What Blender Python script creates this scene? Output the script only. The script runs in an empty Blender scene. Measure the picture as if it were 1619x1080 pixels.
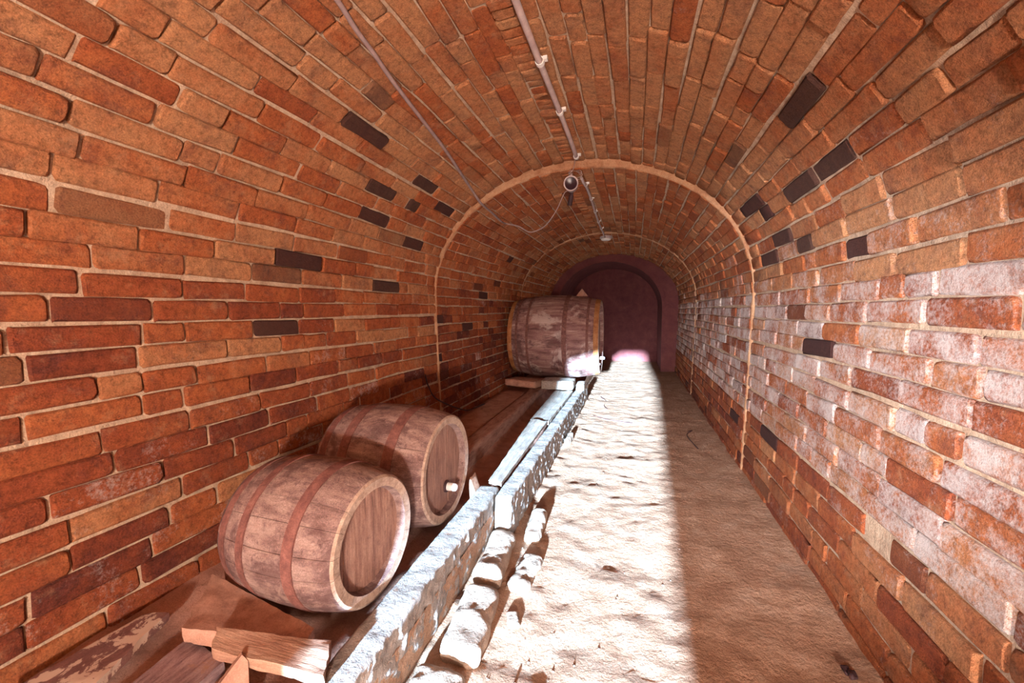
import bpy, bmesh, math, random
import numpy as np
from mathutils import Vector, Matrix, noise

R = math.radians
H = 1.15                       # camera height, metres
scene = bpy.context.scene
col = scene.collection
rnd = random.Random(7)

# ------------------------------------------------------------------ camera
F_PX, YAW, PITCH = 680.0, 15.84, 4.2
cam_d = bpy.data.cameras.new('camera')
cam_d.sensor_width = 36.0
cam_d.lens = 36.0 * F_PX / 1619.0
cam_d.clip_start = 0.02
cam = bpy.data.objects.new('camera', cam_d)
cam.location = (0, 0, H)
cam.rotation_euler = (R(90 - PITCH), 0, R(YAW))
col.objects.link(cam)
scene.camera = cam

# ------------------------------------------------------------------ world, sun, exposure
w = bpy.data.worlds.new('world'); scene.world = w; w.use_nodes = True
w.node_tree.nodes['Background'].inputs[0].default_value = (0.80, 0.88, 1.0, 1)
w.node_tree.nodes['Background'].inputs[1].default_value = 1.0
SUN_TAN = 0.125                 # slope of the daylight falling in through the entrance
SUN_AZ = R(-0.6)
sd = bpy.data.lights.new('sun', 'SUN'); sd.energy = 112.0; sd.color = (0.47, 0.73, 1.0); sd.angle = R(1.3)
sun = bpy.data.objects.new('sun', sd); col.objects.link(sun)
sdir = Vector((math.sin(SUN_AZ), math.cos(SUN_AZ), -SUN_TAN)).normalized()
sun.rotation_euler = sdir.to_track_quat('-Z', 'Y').to_euler()
sun.location = (0, -6, 3)
vs = scene.view_settings
vs.view_transform = 'Standard'; vs.look = 'None'; vs.gamma = 1.0; vs.use_curve_mapping = False
vs.exposure = 0.22

# ------------------------------------------------------------------ helpers
_t, _p = R(YAW), R(PITCH)
RT = Vector((math.cos(_t), math.sin(_t), 0))
FW = Vector((-math.sin(_t) * math.cos(_p), math.cos(_t) * math.cos(_p), -math.sin(_p)))
UP = RT.cross(FW)
CAM = Vector((0, 0, H))
def ray(u, v): return RT * ((u - 809.5) / F_PX) + UP * ((540 - v) / F_PX) + FW
def on_x(u, v, x): d = ray(u, v); return CAM + d * (x / d.x)
def on_y(u, v, y): d = ray(u, v); return CAM + d * (y / d.y)
def on_z(u, v, z): d = ray(u, v); return CAM + d * ((z - H) / d.z)
def project(P):
    q = P - CAM; f = q.dot(FW)
    if f < 0.05: return None
    return 809.5 + F_PX * q.dot(RT) / f, 540 - F_PX * q.dot(UP) / f, f

def mesh_from(name, verts, faces, smooth=True):
    me = bpy.data.meshes.new(name); me.from_pydata([tuple(v) for v in verts], [], faces); me.update()
    if smooth: me.polygons.foreach_set('use_smooth', [True] * len(me.polygons))
    return me
def obj(name, me, mat=None, parent=None, loc=None):
    o = bpy.data.objects.new(name, me); col.objects.link(o)
    if mat is not None and me is not None and not me.materials: me.materials.append(mat)
    if parent is not None: o.parent = parent
    if loc is not None: o.location = loc
    return o
def tag(o, label=None, cat=None, group=None, kind=None):
    if label: o['label'] = label
    if cat: o['category'] = cat
    if group: o['group'] = group
    if kind: o['kind'] = kind
    return o
def empty(name, loc, label=None, cat=None, group=None):
    o = bpy.data.objects.new(name, None); col.objects.link(o); o.location = loc; o.empty_display_size = 0.1
    return tag(o, label, cat, group)
def fbm(p, f, octv=3, seed=0.0):
    return noise.fractal(Vector((p[0] * f + seed, p[1] * f + seed * 1.7, p[2] * f - seed)), 0.9, 2.1, octv)
def sharp_edges(o, ang=40):
    me = o.data
    bm = bmesh.new(); bm.from_mesh(me)
    for e in bm.edges:
        if len(e.link_faces) == 2 and e.calc_face_angle(0) > R(ang): e.smooth = False
    bm.to_mesh(me); bm.free()

def grid_box(nx, ny, nz):
    idx, V, Fc = {}, [], []
    def vid(i, j, k):
        if (i, j, k) not in idx:
            idx[(i, j, k)] = len(V); V.append((2 * i / nx - 1, 2 * j / ny - 1, 2 * k / nz - 1))
        return idx[(i, j, k)]
    for k, fl in ((0, True), (nz, False)):
        for i in range(nx):
            for j in range(ny):
                q = [vid(i, j, k), vid(i + 1, j, k), vid(i + 1, j + 1, k), vid(i, j + 1, k)]
                Fc.append(q[::-1] if fl else q)
    for j, fl in ((0, False), (ny, True)):
        for i in range(nx):
            for k in range(nz):
                q = [vid(i, j, k), vid(i + 1, j, k), vid(i + 1, j, k + 1), vid(i, j, k + 1)]
                Fc.append(q[::-1] if fl else q)
    for i, fl in ((0, True), (nx, False)):
        for j in range(ny):
            for k in range(nz):
                q = [vid(i, j, k), vid(i, j + 1, k), vid(i, j + 1, k + 1), vid(i, j, k + 1)]
                Fc.append(q[::-1] if fl else q)
    return V, Fc
def rough_box(dims, seg, r=0.01, amp=0.004, freq=12, seed=0, octv=3, warp=None):
    """rounded, uneven block centred in x/y, standing on z = 0"""
    V, Fc = grid_box(*seg); hd = [d / 2 for d in dims]; out = []
    for v in V:
        p = Vector((v[0] * hd[0], v[1] * hd[1], v[2] * hd[2]))
        q = Vector([max(-(hd[i] - r), min(hd[i] - r, p[i])) for i in range(3)])
        dv = p - q
        if dv.length > 1e-6: p = q + dv.normalized() * min(r, dv.length)
        n = Vector((v[0] ** 5, v[1] ** 5, v[2] ** 5))
        n = n.normalized() if n.length > 1e-6 else Vector((0, 0, 1))
        p = p + n * fbm(p, freq, octv, seed) * amp
        p.z += hd[2]
        if warp: p = warp(p)
        out.append(p)
    return mesh_from('block', out, Fc)
def quad_plank(c, thick, nu=14, nv=6, amp=0.003, freq=14, seed=0, sag=0.0, nt=2):
    """plank whose top passes through four given corners c (in order round the board)"""
    V, Fc = grid_box(nu, nv, nt)
    c = [Vector(p) for p in c]
    ctr = sum(c, Vector()) / 4
    base = Vector((ctr.x, ctr.y, min(p.z for p in c) - thick))
    nrm = (c[1] - c[0]).cross(c[3] - c[0]).normalized()
    if nrm.z < 0: nrm = -nrm
    out = []
    for v in V:
        a, b, k = (v[0] + 1) / 2, (v[1] + 1) / 2, (v[2] + 1) / 2
        e = 0.0
        p = (c[0] * (1 - a) + c[1] * a) * (1 - b) + (c[3] * (1 - a) + c[2] * a) * b
        p = p - nrm * thick * (1 - k)
        ed = max(abs(v[0]), abs(v[1]))
        p = p + nrm * fbm(p, freq, 3, seed) * amp + nrm * sag * (1 - (2 * b - 1) ** 2)
        if ed > 0.99:
            p = p + (p - ctr) * 0.05 * fbm(p, freq * 1.7, 3, seed + 4)
        out.append(p - base)
    if (c[1] - c[0]).cross(c[3] - c[0]).z < 0: Fc = [f[::-1] for f in Fc]
    return mesh_from('plank', out, Fc), base
def tube_mesh(pts, r, n=8, caps=True):
    pts = [Vector(p) for p in pts]; V, Fc = [], []
    up = Vector((0, 0, 1)); prev = None
    for i, p in enumerate(pts):
        d = (pts[min(i + 1, len(pts) - 1)] - pts[max(i - 1, 0)]).normalized()
        a = (prev if prev is not None else (up if abs(d.z) < 0.95 else Vector((1, 0, 0))))
        a = (a - d * a.dot(d)).normalized(); prev = a; b = d.cross(a)
        rr = r[i] if isinstance(r, (list, tuple)) else r
        for k in range(n):
            t = 2 * math.pi * k / n; V.append(p + a * math.cos(t) * rr + b * math.sin(t) * rr)
    for i in range(len(pts) - 1):
        for k in range(n):
            Fc.append((i * n + k, i * n + (k + 1) % n, (i + 1) * n + (k + 1) % n, (i + 1) * n + k))
    if caps:
        Fc.append(tuple(range(n))[::-1]); Fc.append(tuple((len(pts) - 1) * n + k for k in range(n)))
    return mesh_from('tube', V, Fc)
def lathe_x(prof, n=24, closed=False):
    """revolve (x, r) points round the X axis"""
    V, Fc = [], []
    for (x, r) in prof:
        for k in range(n):
            t = 2 * math.pi * k / n; V.append((x, r * math.cos(t), r * math.sin(t)))
    m = len(prof)
    for i in range(m if closed else m - 1):
        j = (i + 1) % m
        for k in range(n):
            Fc.append((i * n + k, i * n + (k + 1) % n, j * n + (k + 1) % n, j * n + k))
    return V, Fc
def spline(pts, n=8):
    P = [Vector(p) for p in pts]; out = []
    for i in range(len(P) - 1):
        p0, p1, p2, p3 = P[max(i - 1, 0)], P[i], P[i + 1], P[min(i + 2, len(P) - 1)]
        for k in range(n):
            t = k / n
            out.append(0.5 * ((2 * p1) + (p2 - p0) * t + (2 * p0 - 5 * p1 + 4 * p2 - p3) * t * t + (3 * p1 - p0 - 3 * p2 + p3) * t ** 3))
    out.append(P[-1]); return out

# ------------------------------------------------------------------ materials
class NT:
    def __init__(s, name):
        s.m = bpy.data.materials.new(name); s.m.use_nodes = True; s.t = s.m.node_tree
        s.b = s.t.nodes['Principled BSDF']; s.b.inputs['Roughness'].default_value = 0.9
        s.b.inputs['Specular IOR Level'].default_value = 0.2
    def n(s, typ, **kw):
        nd = s.t.nodes.new(typ)
        for k, v in kw.items(): setattr(nd, k, v)
        return nd
    def set(s, sock, v):
        if hasattr(v, 'is_output') or isinstance(v, bpy.types.NodeSocket): s.t.links.new(v, sock)
        else: sock.default_value = v
    def noise(s, co, scale, detail=4, rough=0.6, dist=0.0):
        nd = s.n('ShaderNodeTexNoise'); s.set(nd.inputs['Vector'], co); nd.inputs['Scale'].default_value = scale
        nd.inputs['Detail'].default_value = detail; nd.inputs['Roughness'].default_value = rough; nd.inputs['Distortion'].default_value = dist
        return nd.outputs['Fac']
    def ramp(s, fac, stops):
        nd = s.n('ShaderNodeValToRGB'); s.set(nd.inputs['Fac'], fac); cr = nd.color_ramp
        while len(cr.elements) < len(stops): cr.elements.new(0.5)
        for e, (p, c) in zip(cr.elements, stops):
            e.position = p; e.color = (c[0], c[1], c[2], 1) if hasattr(c, '__len__') else (c, c, c, 1)
        return nd.outputs['Color']
    def mix(s, fac, a, b, mode='MIX'):
        nd = s.n('ShaderNodeMix', data_type='RGBA', blend_type=mode)
        s.set(nd.inputs['Factor'], fac)
        for i, v in ((6, a), (7, b)):
            s.set(nd.inputs[i], v if not isinstance(v, tuple) else (v[0], v[1], v[2], 1))
        return nd.outputs[2]
    def math(s, op, a, b=0.0, clamp=False):
        nd = s.n('ShaderNodeMath', operation=op, use_clamp=clamp); s.set(nd.inputs[0], a); s.set(nd.inputs[1], b)
        return nd.outputs[0]
    def mapping(s, co, scale):
        nd = s.n('ShaderNodeMapping'); s.set(nd.inputs['Vector'], co); nd.inputs['Scale'].default_value = scale
        return nd.outputs[0]
    def bump(s, hgt, strength, dist, prev=None):
        nd = s.n('ShaderNodeBump'); nd.inputs['Strength'].default_value = strength; nd.inputs['Distance'].default_value = dist
        s.set(nd.inputs['Height'], hgt)
        if prev is not None: s.set(nd.inputs['Normal'], prev)
        return nd.outputs[0]
    def done(s, colr, nrm=None, rough=None):
        s.set(s.b.inputs['Base Color'], colr if not isinstance(colr, tuple) else (*colr, 1))
        if nrm is not None: s.set(s.b.inputs['Normal'], nrm)
        if rough is not None: s.set(s.b.inputs['Roughness'], rough)
        return s.m

def brick_material(name, attr):
    s = NT(name)
    pos = s.n('ShaderNodeNewGeometry').outputs['Position']
    if attr: c = s.n('ShaderNodeAttribute', attribute_name='brick_tone').outputs['Color']
    else: c = s.n('ShaderNodeObjectInfo').outputs['Color']
    sp = s.n('ShaderNodeSeparateColor'); s.set(sp.inputs[0], c)
    tone, salt_and_light, burn = sp.outputs[0], sp.outputs[1], sp.outputs[2]
    n1 = s.noise(pos, 9, 4, 0.65); n2 = s.noise(pos, 48, 5, 0.7); n3 = s.noise(pos, 190, 4, 0.75)
    t = s.math('ADD', tone, s.math('MULTIPLY', s.math('SUBTRACT', n1, 0.5), 0.75), True)
    base = s.ramp(t, [(0.0, (0.15, 0.035, 0.022)), (0.3, (0.33, 0.076, 0.028)), (0.6, (0.47, 0.135, 0.045)), (1.0, (0.56, 0.26, 0.12))])
    base = s.mix(1.0, base, s.ramp(n2, [(0.25, 0.45), (0.5, 1.0), (0.75, 1.25)]), 'MULTIPLY')
    gr = s.math('MULTIPLY', s.ramp(s.noise(pos, 7, 8, 0.78, 0.5), [(0.50, 0.0), (0.66, 1.0)]), 0.52)
    base = s.mix(gr, base, (0.13, 0.045, 0.042))
    base = s.mix(1.0, base, s.ramp(n3, [(0.3, 0.55), (0.55, 1.0), (0.8, 1.3)]), 'MULTIPLY')
    # mortar dust smeared on some faces
    sm = s.math('MULTIPLY', s.ramp(s.noise(pos, 14, 6, 0.7), [(0.56, 0.0), (0.72, 1.0)]), 0.45)
    base = s.mix(sm, base, (0.52, 0.29, 0.16))
    bn = s.math('MULTIPLY', s.math('ADD', burn, s.math('MULTIPLY', s.math('SUBTRACT', n2, 0.5), 0.9)), 1.5, True)
    bn = s.math('MULTIPLY', bn, s.math('MULTIPLY', burn, 2.0, True))
    base = s.mix(s.math('MULTIPLY', bn, 0.9), base, (0.045, 0.020, 0.020))
    ef = s.math('ADD', s.math('MULTIPLY', s.math('SUBTRACT', s.noise(pos, 85, 6, 0.8), 0.5), 3.2), s.math('MULTIPLY', s.math('SUBTRACT', s.noise(pos, 11, 3, 0.6), 0.5), 2.4))
    ef = s.math('ADD', ef, s.math('SUBTRACT', s.math('MULTIPLY', salt_and_light, 2.0), 1.0), True)
    ef = s.math('MULTIPLY', ef, s.math('MULTIPLY', salt_and_light, 1.6, True), True)
    base = s.mix(s.math('MULTIPLY', ef, 0.85), base, (0.72, 0.62, 0.58))
    nr = s.bump(s.noise(pos, 26, 7, 0.75), 1.0, 0.022)
    nr = s.bump(n3, 1.0, 0.006, nr)
    return s.done(base, nr, 0.95)

def simple(name, stops, scale=20, stretch=(1, 1, 1), bump=0.4, bdist=0.004, rough=0.9, coord='Object', spots=None, bscale=None, spec=0.2, metal=0.0, fine=0.0):
    s = NT(name)
    if coord == 'Object': co = s.n('ShaderNodeTexCoord').outputs['Object']
    else: co = s.n('ShaderNodeNewGeometry').outputs['Position']
    m = s.mapping(co, stretch)
    n1 = s.noise(m, scale, 6, 0.68, 0.3)
    c = s.ramp(n1, stops)
    if fine: c = s.mix(1.0, c, s.ramp(s.noise(co, 220, 4, 0.7), [(0.3, 1 - fine), (0.7, 1 + fine)]), 'MULTIPLY')
    if spots:
        for (sc, lo, hi, colr, am) in spots:
            f = s.math('MULTIPLY', s.ramp(s.noise(co, sc, 6, 0.7, 0.4), [(lo, 0.0), (hi, 1.0)]), am)
            c = s.mix(f, c, colr)
    nr = s.bump(s.noise(m, bscale or scale * 3, 6, 0.7), bump, bdist)
    s.b.inputs['Specular IOR Level'].default_value = spec; s.b.inputs['Metallic'].default_value = metal
    return s.done(c, nr, rough)

M = {}
M['brick'] = brick_material('brick_single', False)
M['brick_bulk'] = brick_material('brick_bulk', True)
M['mortar'] = simple('mortar', [(0.3, (0.30, 0.19, 0.125)), (0.5, (0.45, 0.31, 0.21)), (0.7, (0.55, 0.41, 0.29))], 18, bump=0.9, bdist=0.012, coord='W', bscale=60, fine=0.25)
M['step'] = simple('step_mortar', [(0.3, (0.30, 0.13, 0.065)), (0.5, (0.42, 0.22, 0.12)), (0.7, (0.50, 0.31, 0.18))], 11, bump=1.0, bdist=0.015, coord='W', bscale=40, fine=0.3)
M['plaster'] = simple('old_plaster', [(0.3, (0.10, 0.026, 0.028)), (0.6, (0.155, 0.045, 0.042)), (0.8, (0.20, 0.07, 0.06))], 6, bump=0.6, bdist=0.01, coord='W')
M['earth'] = simple('trodden_earth', [(0.28, (0.25, 0.128, 0.078)), (0.5, (0.37, 0.215, 0.138)), (0.72, (0.47, 0.315, 0.225))], 7, bump=1.0, bdist=0.020, coord='W', bscale=38,
                    spots=[(16, 0.63, 0.70, (0.11, 0.05, 0.035), 0.6), (60, 0.66, 0.72, (0.10, 0.05, 0.04), 0.55)], fine=0.28)
M['dust'] = simple('dusty_ledge', [(0.28, (0.23, 0.11, 0.08)), (0.5, (0.36, 0.185, 0.135)), (0.72, (0.45, 0.25, 0.19))], 9, bump=0.7, bdist=0.008, coord='W', bscale=70,
                   spots=[(90, 0.62, 0.70, (0.07, 0.035, 0.03), 0.6)], fine=0.22)

# ------------------------------------------------------------------ tunnel profile
CX = -0.36 * H
SPRING = 1.12 * H
Y_BACK, Y_RING, Y_STEP, Y_ARCH, Y_END = -1.8 * H, 2.9 * H, 5.35 * H, 7.35 * H, 8.7 * H
LEDGE = 0.150
SEC = {'near': (1.05 * H, 0.853 * H), 'mid': (1.043 * H, 0.808 * H), 'far': (1.037 * H, 0.794 * H)}
def profile(sec, off=0.0, n=48):
    """polyline (x, z) from the foot of the left wall over the crown to the foot of the right wall"""
    a, b = SEC[sec]; a += off; b += off
    P = []
    zl = LEDGE - 0.10
    for i in range(12):
        t = i / 12; z = zl + (SPRING - zl) * t
        P.append((CX - a + 0.045 * H * (1 - t) ** 1.3, z))
    for i in range(n + 1):
        th = math.pi * (1 - i / n)
        P.append((CX + a * math.cos(th), SPRING + b * math.sin(th) ** 0.97))
    for i in range(1, 13):
        t = 1 - i / 12; z = -0.04 + (SPRING + 0.04) * t
        P.append((CX + a - 0.030 * H * (1 - t) ** 1.3, z))
    return P
def arc_table(P):
    s = [0.0]
    for i in range(1, len(P)): s.append(s[-1] + math.hypot(P[i][0] - P[i - 1][0], P[i][1] - P[i - 1][1]))
    return s
def at_arc(P, S, s):
    i = min(max(int(np.searchsorted(S, s)) - 1, 0), len(P) - 2)
    t = (s - S[i]) / (S[i + 1] - S[i])
    x = P[i][0] + (P[i + 1][0] - P[i][0]) * t; z = P[i][1] + (P[i + 1][1] - P[i][1]) * t
    i0, i1 = max(i - 1, 0), min(i + 2, len(P) - 1)
    d = Vector((P[i1][0] - P[i0][0], 0, P[i1][1] - P[i0][1])).normalized()
    return x, z, d
def vault_hit(u, v, sec, off=0.0, y0=0.3, y1=8.5):
    """where the line of sight through a photo pixel meets the brick surface of one section"""
    a, b = SEC[sec]; a += off; b += off
    d = ray(u, v); best = None
    for k in range(4000):
        p = CAM + d * (k * 0.0025)
        if p.z > SPRING:
            if ((p.x - CX) / a) ** 2 + ((p.z - SPRING) / b) ** 2 >= 1: return p
        elif abs(p.x - CX) >= a: return p
    return None

# ------------------------------------------------------------------ setting: shell of mortar, split into walls and vault
def shell(name, P, y0, y1, ny, mat, off_noise=0.004):
    V, Fc = [], []; m = len(P)
    for j in range(ny + 1):
        y = y0 + (y1 - y0) * j / ny
        for (x, z) in P:
            q = Vector((x, y, z)); k = fbm(q, 9, 2, 3) * off_noise
            dx = CX - x; dz = SPRING - z if z > SPRING else 0
            l = math.hypot(dx, dz) or 1
            V.append((x + dx / l * k, y, z + dz / l * k))
    for j in range(ny):
        for i in range(m - 1):
            Fc.append((j * m + i, j * m + i + 1, (j + 1) * m + i + 1, (j + 1) * m + i)[::-1])
    o = obj(name, mesh_from(name, V, Fc), mat); return tag(o, kind='structure')
def split(P):
    apex = max(range(len(P)), key=lambda i: P[i][1])
    iL = next(i for i in range(len(P)) if P[i][1] >= SPRING - 1e-6)
    iR = max(i for i in range(len(P)) if P[i][1] >= SPRING - 1e-6)
    return P[:iL + 1], P[iL:iR + 1], P[iR:]
PIECES = {}
for sec, y0, y1, suffix in (('near', Y_BACK, Y_RING, ''), ('mid', Y_RING, Y_STEP, '_middle'), ('far', Y_STEP, Y_ARCH + 0.02, '_far')):
    l, c, r = split(profile(sec, 0.010))
    ny = max(8, int((y1 - y0) / 0.06))
    PIECES[sec] = (shell('wall_left' + suffix, l, y0, y1, ny, M['mortar']),
                   shell('ceiling' + suffix, c, y0, y1, ny, M['mortar']),
                   shell('wall_right' + suffix, r, y0, y1, ny, M['mortar']))

# ------------------------------------------------------------------ bricks
def brick_mesh(L, Wd, seed, corner=0.010):
    rr = random.Random(seed); hx, hy = L / 2, Wd / 2; ring = []
    for (sx, sy) in ((1, 1), (-1, 1), (-1, -1), (1, -1)):
        c = corner * rr.uniform(0.35, 1.5); cx = c * rr.uniform(0.8, 1.8)
        cx = min(cx, hx * 0.7); c = min(c, hy * 0.8)
        pts = [(hx, hy - c), (hx - cx * 0.3, hy - c * 0.3), (hx - cx, hy)]
        pts = [(sx * a, sy * b) for a, b in pts]
        if sx * sy < 0: pts = pts[::-1]
        ring += pts
        if (sx, sy) in ((1, 1), (-1, -1)): ring.append((rr.uniform(-0.3, 0.3) * L, sy * hy * rr.uniform(0.93, 1.03)))
    ring = [(x + rr.uniform(-1, 1) * 0.0022, y + rr.uniform(-1, 1) * 0.0022) for x, y in ring]
    n = len(ring); V, Fc = [], []
    for (x, y) in ring:
        l = math.hypot(x, y); V.append((x - math.copysign(min(0.006, abs(x)), x), y - math.copysign(min(0.006, abs(y) * 0.5), y), rr.uniform(-0.0012, 0.0012)))
    for (x, y) in ring: V.append((x, y, -0.0055 + rr.uniform(-0.001, 0.001)))
    for (x, y) in ring: V.append((x, y, -0.040))
    Fc.append(tuple(range(n)))
    for k in (0, 1):
        for i in range(n):
            j = (i + 1) % n; Fc.append((k * n + i, (k + 1) * n + i, (k + 1) * n + j, k * n + j))
    return V, Fc
BW = 0.0695
VAR = {'long': [brick_mesh(0.30, BW, 100 + i) for i in range(14)], 'half': [brick_mesh(0.145, BW, 200 + i) for i in range(9)],
       'key': [brick_mesh(0.052, 0.108, 300 + i, 0.008) for i in range(6)]}
NOM = {'long': (0.30, BW), 'half': (0.145, BW), 'key': (0.052, 0.108)}
VMESH = {k: [mesh_from('brick_' + k, v, f) for v, f in L] for k, L in VAR.items()}
for L in VMESH.values():
    for me in L:
        me.materials.append(M['brick'])
        nr_ = len(me.vertices) // 3
        for e in me.edges: e.use_edge_sharp = max(e.vertices) < nr_

DARK = [(612, 300), (650, 321), (706, 330), (592, 355), (650, 393), (668, 381), (592, 451), (422, 516), (672, 288), (485, 420),
        (1245, 160), (1308, 262), (1172, 328), (1198, 312), (1215, 345), (1240, 372), (1268, 390), (1335, 372), (1225, 408), (1245, 300),
        (1290, 548), (1155, 655), (1220, 688), (980, 640), (810, 405), (690, 510), (700, 560), (735, 520), (760, 470), (570, 232)]
MISSING = [(1428, 886)]
bricks = []          # dicts with transform, size class, tone and owner
PITCH_C = 0.0812
def lay(sec, y0, y1, seed):
    rr = random.Random(seed)
    P = profile(sec); S = arc_table(P); n = int(round(S[-1] / PITCH_C)); pitch = S[-1] / n
    key = min(range(n), key=lambda k: abs(at_arc(P, S, (k + 0.5) * pitch)[0] - (-0.455 * H)) + (9 if at_arc(P, S, (k + 0.5) * pitch)[1] < SPRING + 0.4 else 0))
    for k in range(n):
        s = (k + 0.5) * pitch
        wob = rr.uniform(-0.004, 0.004); ph = rr.uniform(0, 6.3)
        y = y0 - rr.uniform(0, 0.3)
        crs = rr.uniform(-0.10, 0.10)
        while y < y1:
            if k == key:
                cls = 'key'; L = rr.uniform(0.047, 0.060)
            elif rr.random() < (0.80 if sec == 'near' else 0.6): cls = 'long'; L = rr.uniform(0.255, 0.325)
            else: cls = 'half'; L = rr.uniform(0.115, 0.185)
            gap = rr.uniform(0.005, 0.014) if cls != 'key' else rr.uniform(0.006, 0.012)
            ya, yb = max(y, y0), min(y + L, y1)
            y = y + L + gap
            if yb - ya < 0.03: continue
            yc = (ya + yb) / 2; L = yb - ya
            so = s + wob + 0.004 * math.sin(yc * 2.1 + ph) + rr.uniform(-0.002, 0.002)
            so = min(max(so, 0.03), S[-1] - 0.03)
            x, z, t = at_arc(P, S, so)
            yh = Vector((0, 1, 0)); nn = yh.cross(t).normalized()
            proud = rr.uniform(-0.004, 0.006) if z <= SPRING else rr.uniform(-0.005, 0.010) + (rr.uniform(0, 0.008) if rr.random() < 0.15 else 0)
            a = R(rr.gauss(0, 0.7)); X = yh * math.cos(a) + t * math.sin(a); X = (X + nn * rr.gauss(0, 0.010)).normalized()
            Y = nn.cross(X).normalized(); Z = X.cross(Y)
            nl, nw = NOM[cls]; zone0 = 'ceiling' if z > SPRING else 'wall'
            wid = (pitch - (rr.uniform(0.002, 0.008) if (zone0 != 'wall' or z < 0.75) else rr.uniform(0.004, 0.011))) / nw if cls != 'key' else 0.96
            if cls == 'key': wid = 0.78 + 0.15 * rr.random()
            pos = Vector((x, yc, z)) + nn * proud
            right = x > CX
            zone = 'ceiling' if z > SPRING else ('right' if right else 'left')
            # fired colour of the individual brick and its salt; right side whitened for light too
            tone = rr.gauss(0.55, 0.14) + crs
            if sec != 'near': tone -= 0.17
            salt_and_light = 0.0; burn = 0.0
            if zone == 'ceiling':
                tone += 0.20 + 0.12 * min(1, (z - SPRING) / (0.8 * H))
                if right: tone += 0.05; salt_and_light = max(0, rr.gauss(0.14 + 0.35 * max(0, 1 - (z - SPRING) / (0.4 * H)), 0.10))
                else: salt_and_light = max(0, rr.gauss(0.02, 0.05))
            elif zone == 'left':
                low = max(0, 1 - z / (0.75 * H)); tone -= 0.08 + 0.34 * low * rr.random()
                salt_and_light = max(0, rr.gauss(0.05 + 0.40 * low, 0.18))
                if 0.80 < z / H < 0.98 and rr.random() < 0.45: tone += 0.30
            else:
                tone += 0.02; salt_and_light = min(0.9, max(0.05, rr.gauss(0.70, 0.11)))  # real salt, raised so it also paints in the pale light on this wall
                if z < 0.45: salt_and_light *= 0.45
            if rr.random() < 0.05: burn = rr.uniform(0.15, 0.5)
            pr = project(pos)
            inframe = pr is not None and -60 < pr[0] < 1680 and -60 < pr[1] < 1140
            face = abs((pos - CAM).normalized().dot(nn))
            area = (F_PX ** 2 * L * nw * face / pr[2] ** 2) if inframe else 0
            flip = -1 if rr.random() < 0.5 else 1
            bricks.append(dict(sec=sec, zone=zone, pos=pos, X=X, Y=Y, Z=Z, sx=L / nl, sy=wid, cls=cls, var=rr.randrange(len(VAR[cls])), flip=flip,
                               tone=tone, salt_and_light=salt_and_light, burn=burn, px=pr, area=area, drop=False))
lay('near', -0.55, Y_RING - 0.004, 11)
lay('mid', Y_RING + 0.004, Y_STEP - 0.004, 12)
lay('far', Y_STEP + 0.004, Y_ARCH, 13)
vis = [b for b in bricks if b['area'] > 0]
def nearest(u, v): return min(vis, key=lambda b: (b['px'][0] - u) ** 2 + (b['px'][1] - v) ** 2)
for (u, v) in DARK: b = nearest(u, v); b['burn'] = 1.0; b['salt_and_light'] = 0.0
for (u, v) in MISSING:
    b = nearest(u, v); b['pos'] = b['pos'] - b['X'] * (b['sx'] * NOM[b['cls']][0] * 0.24); b['sx'] *= 0.5
bricks = [b for b in bricks if not b['drop']]
for sec in SEC:
    for zi, zone in enumerate(('left', 'ceiling', 'right')):
        owner = PIECES[sec][zi]
        L = sorted([b for b in bricks if b['sec'] == sec and b['zone'] == zone], key=lambda b: -b['area'])
        single = [b for b in L[:300] if b['area'] > 45]
        bulk = L[len(single):]
        for b in single:
            o = bpy.data.objects.new('brick', VMESH[b['cls']][b['var']]); col.objects.link(o)
            Xs, Ys = b['X'] * b['sx'] * b['flip'], b['Y'] * b['sy'] * b['flip']
            m = Matrix((Xs, Ys, b['Z'])).transposed().to_4x4(); m.translation = b['pos']
            o.matrix_world = m; o.parent = owner
            o.color = (min(max(b['tone'], 0), 1), b['salt_and_light'], b['burn'], 1)
        if bulk:
            V, Fc, C = [], [], []
            for b in bulk:
                v0, f0 = VAR[b['cls']][b['var']]; k0 = len(V); fl = b['flip']
                for (x, y, z) in v0: V.append(b['pos'] + b['X'] * (x * b['sx'] * fl) + b['Y'] * (y * b['sy'] * fl) + b['Z'] * z)
                for f in f0: Fc.append(tuple(k0 + i for i in f))
                C += [(min(max(b['tone'], 0), 1), b['salt_and_light'], b['burn'], 1)] * len(v0)
            me = mesh_from('brick_courses', V, Fc)
            at = me.color_attributes.new('brick_tone', 'FLOAT_COLOR', 'POINT')
            at.data.foreach_set('color', np.array(C, dtype=np.float32).ravel())
            o = obj('brick_courses', me, M['brick_bulk'], owner); o['kind'] = 'stuff'

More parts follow.
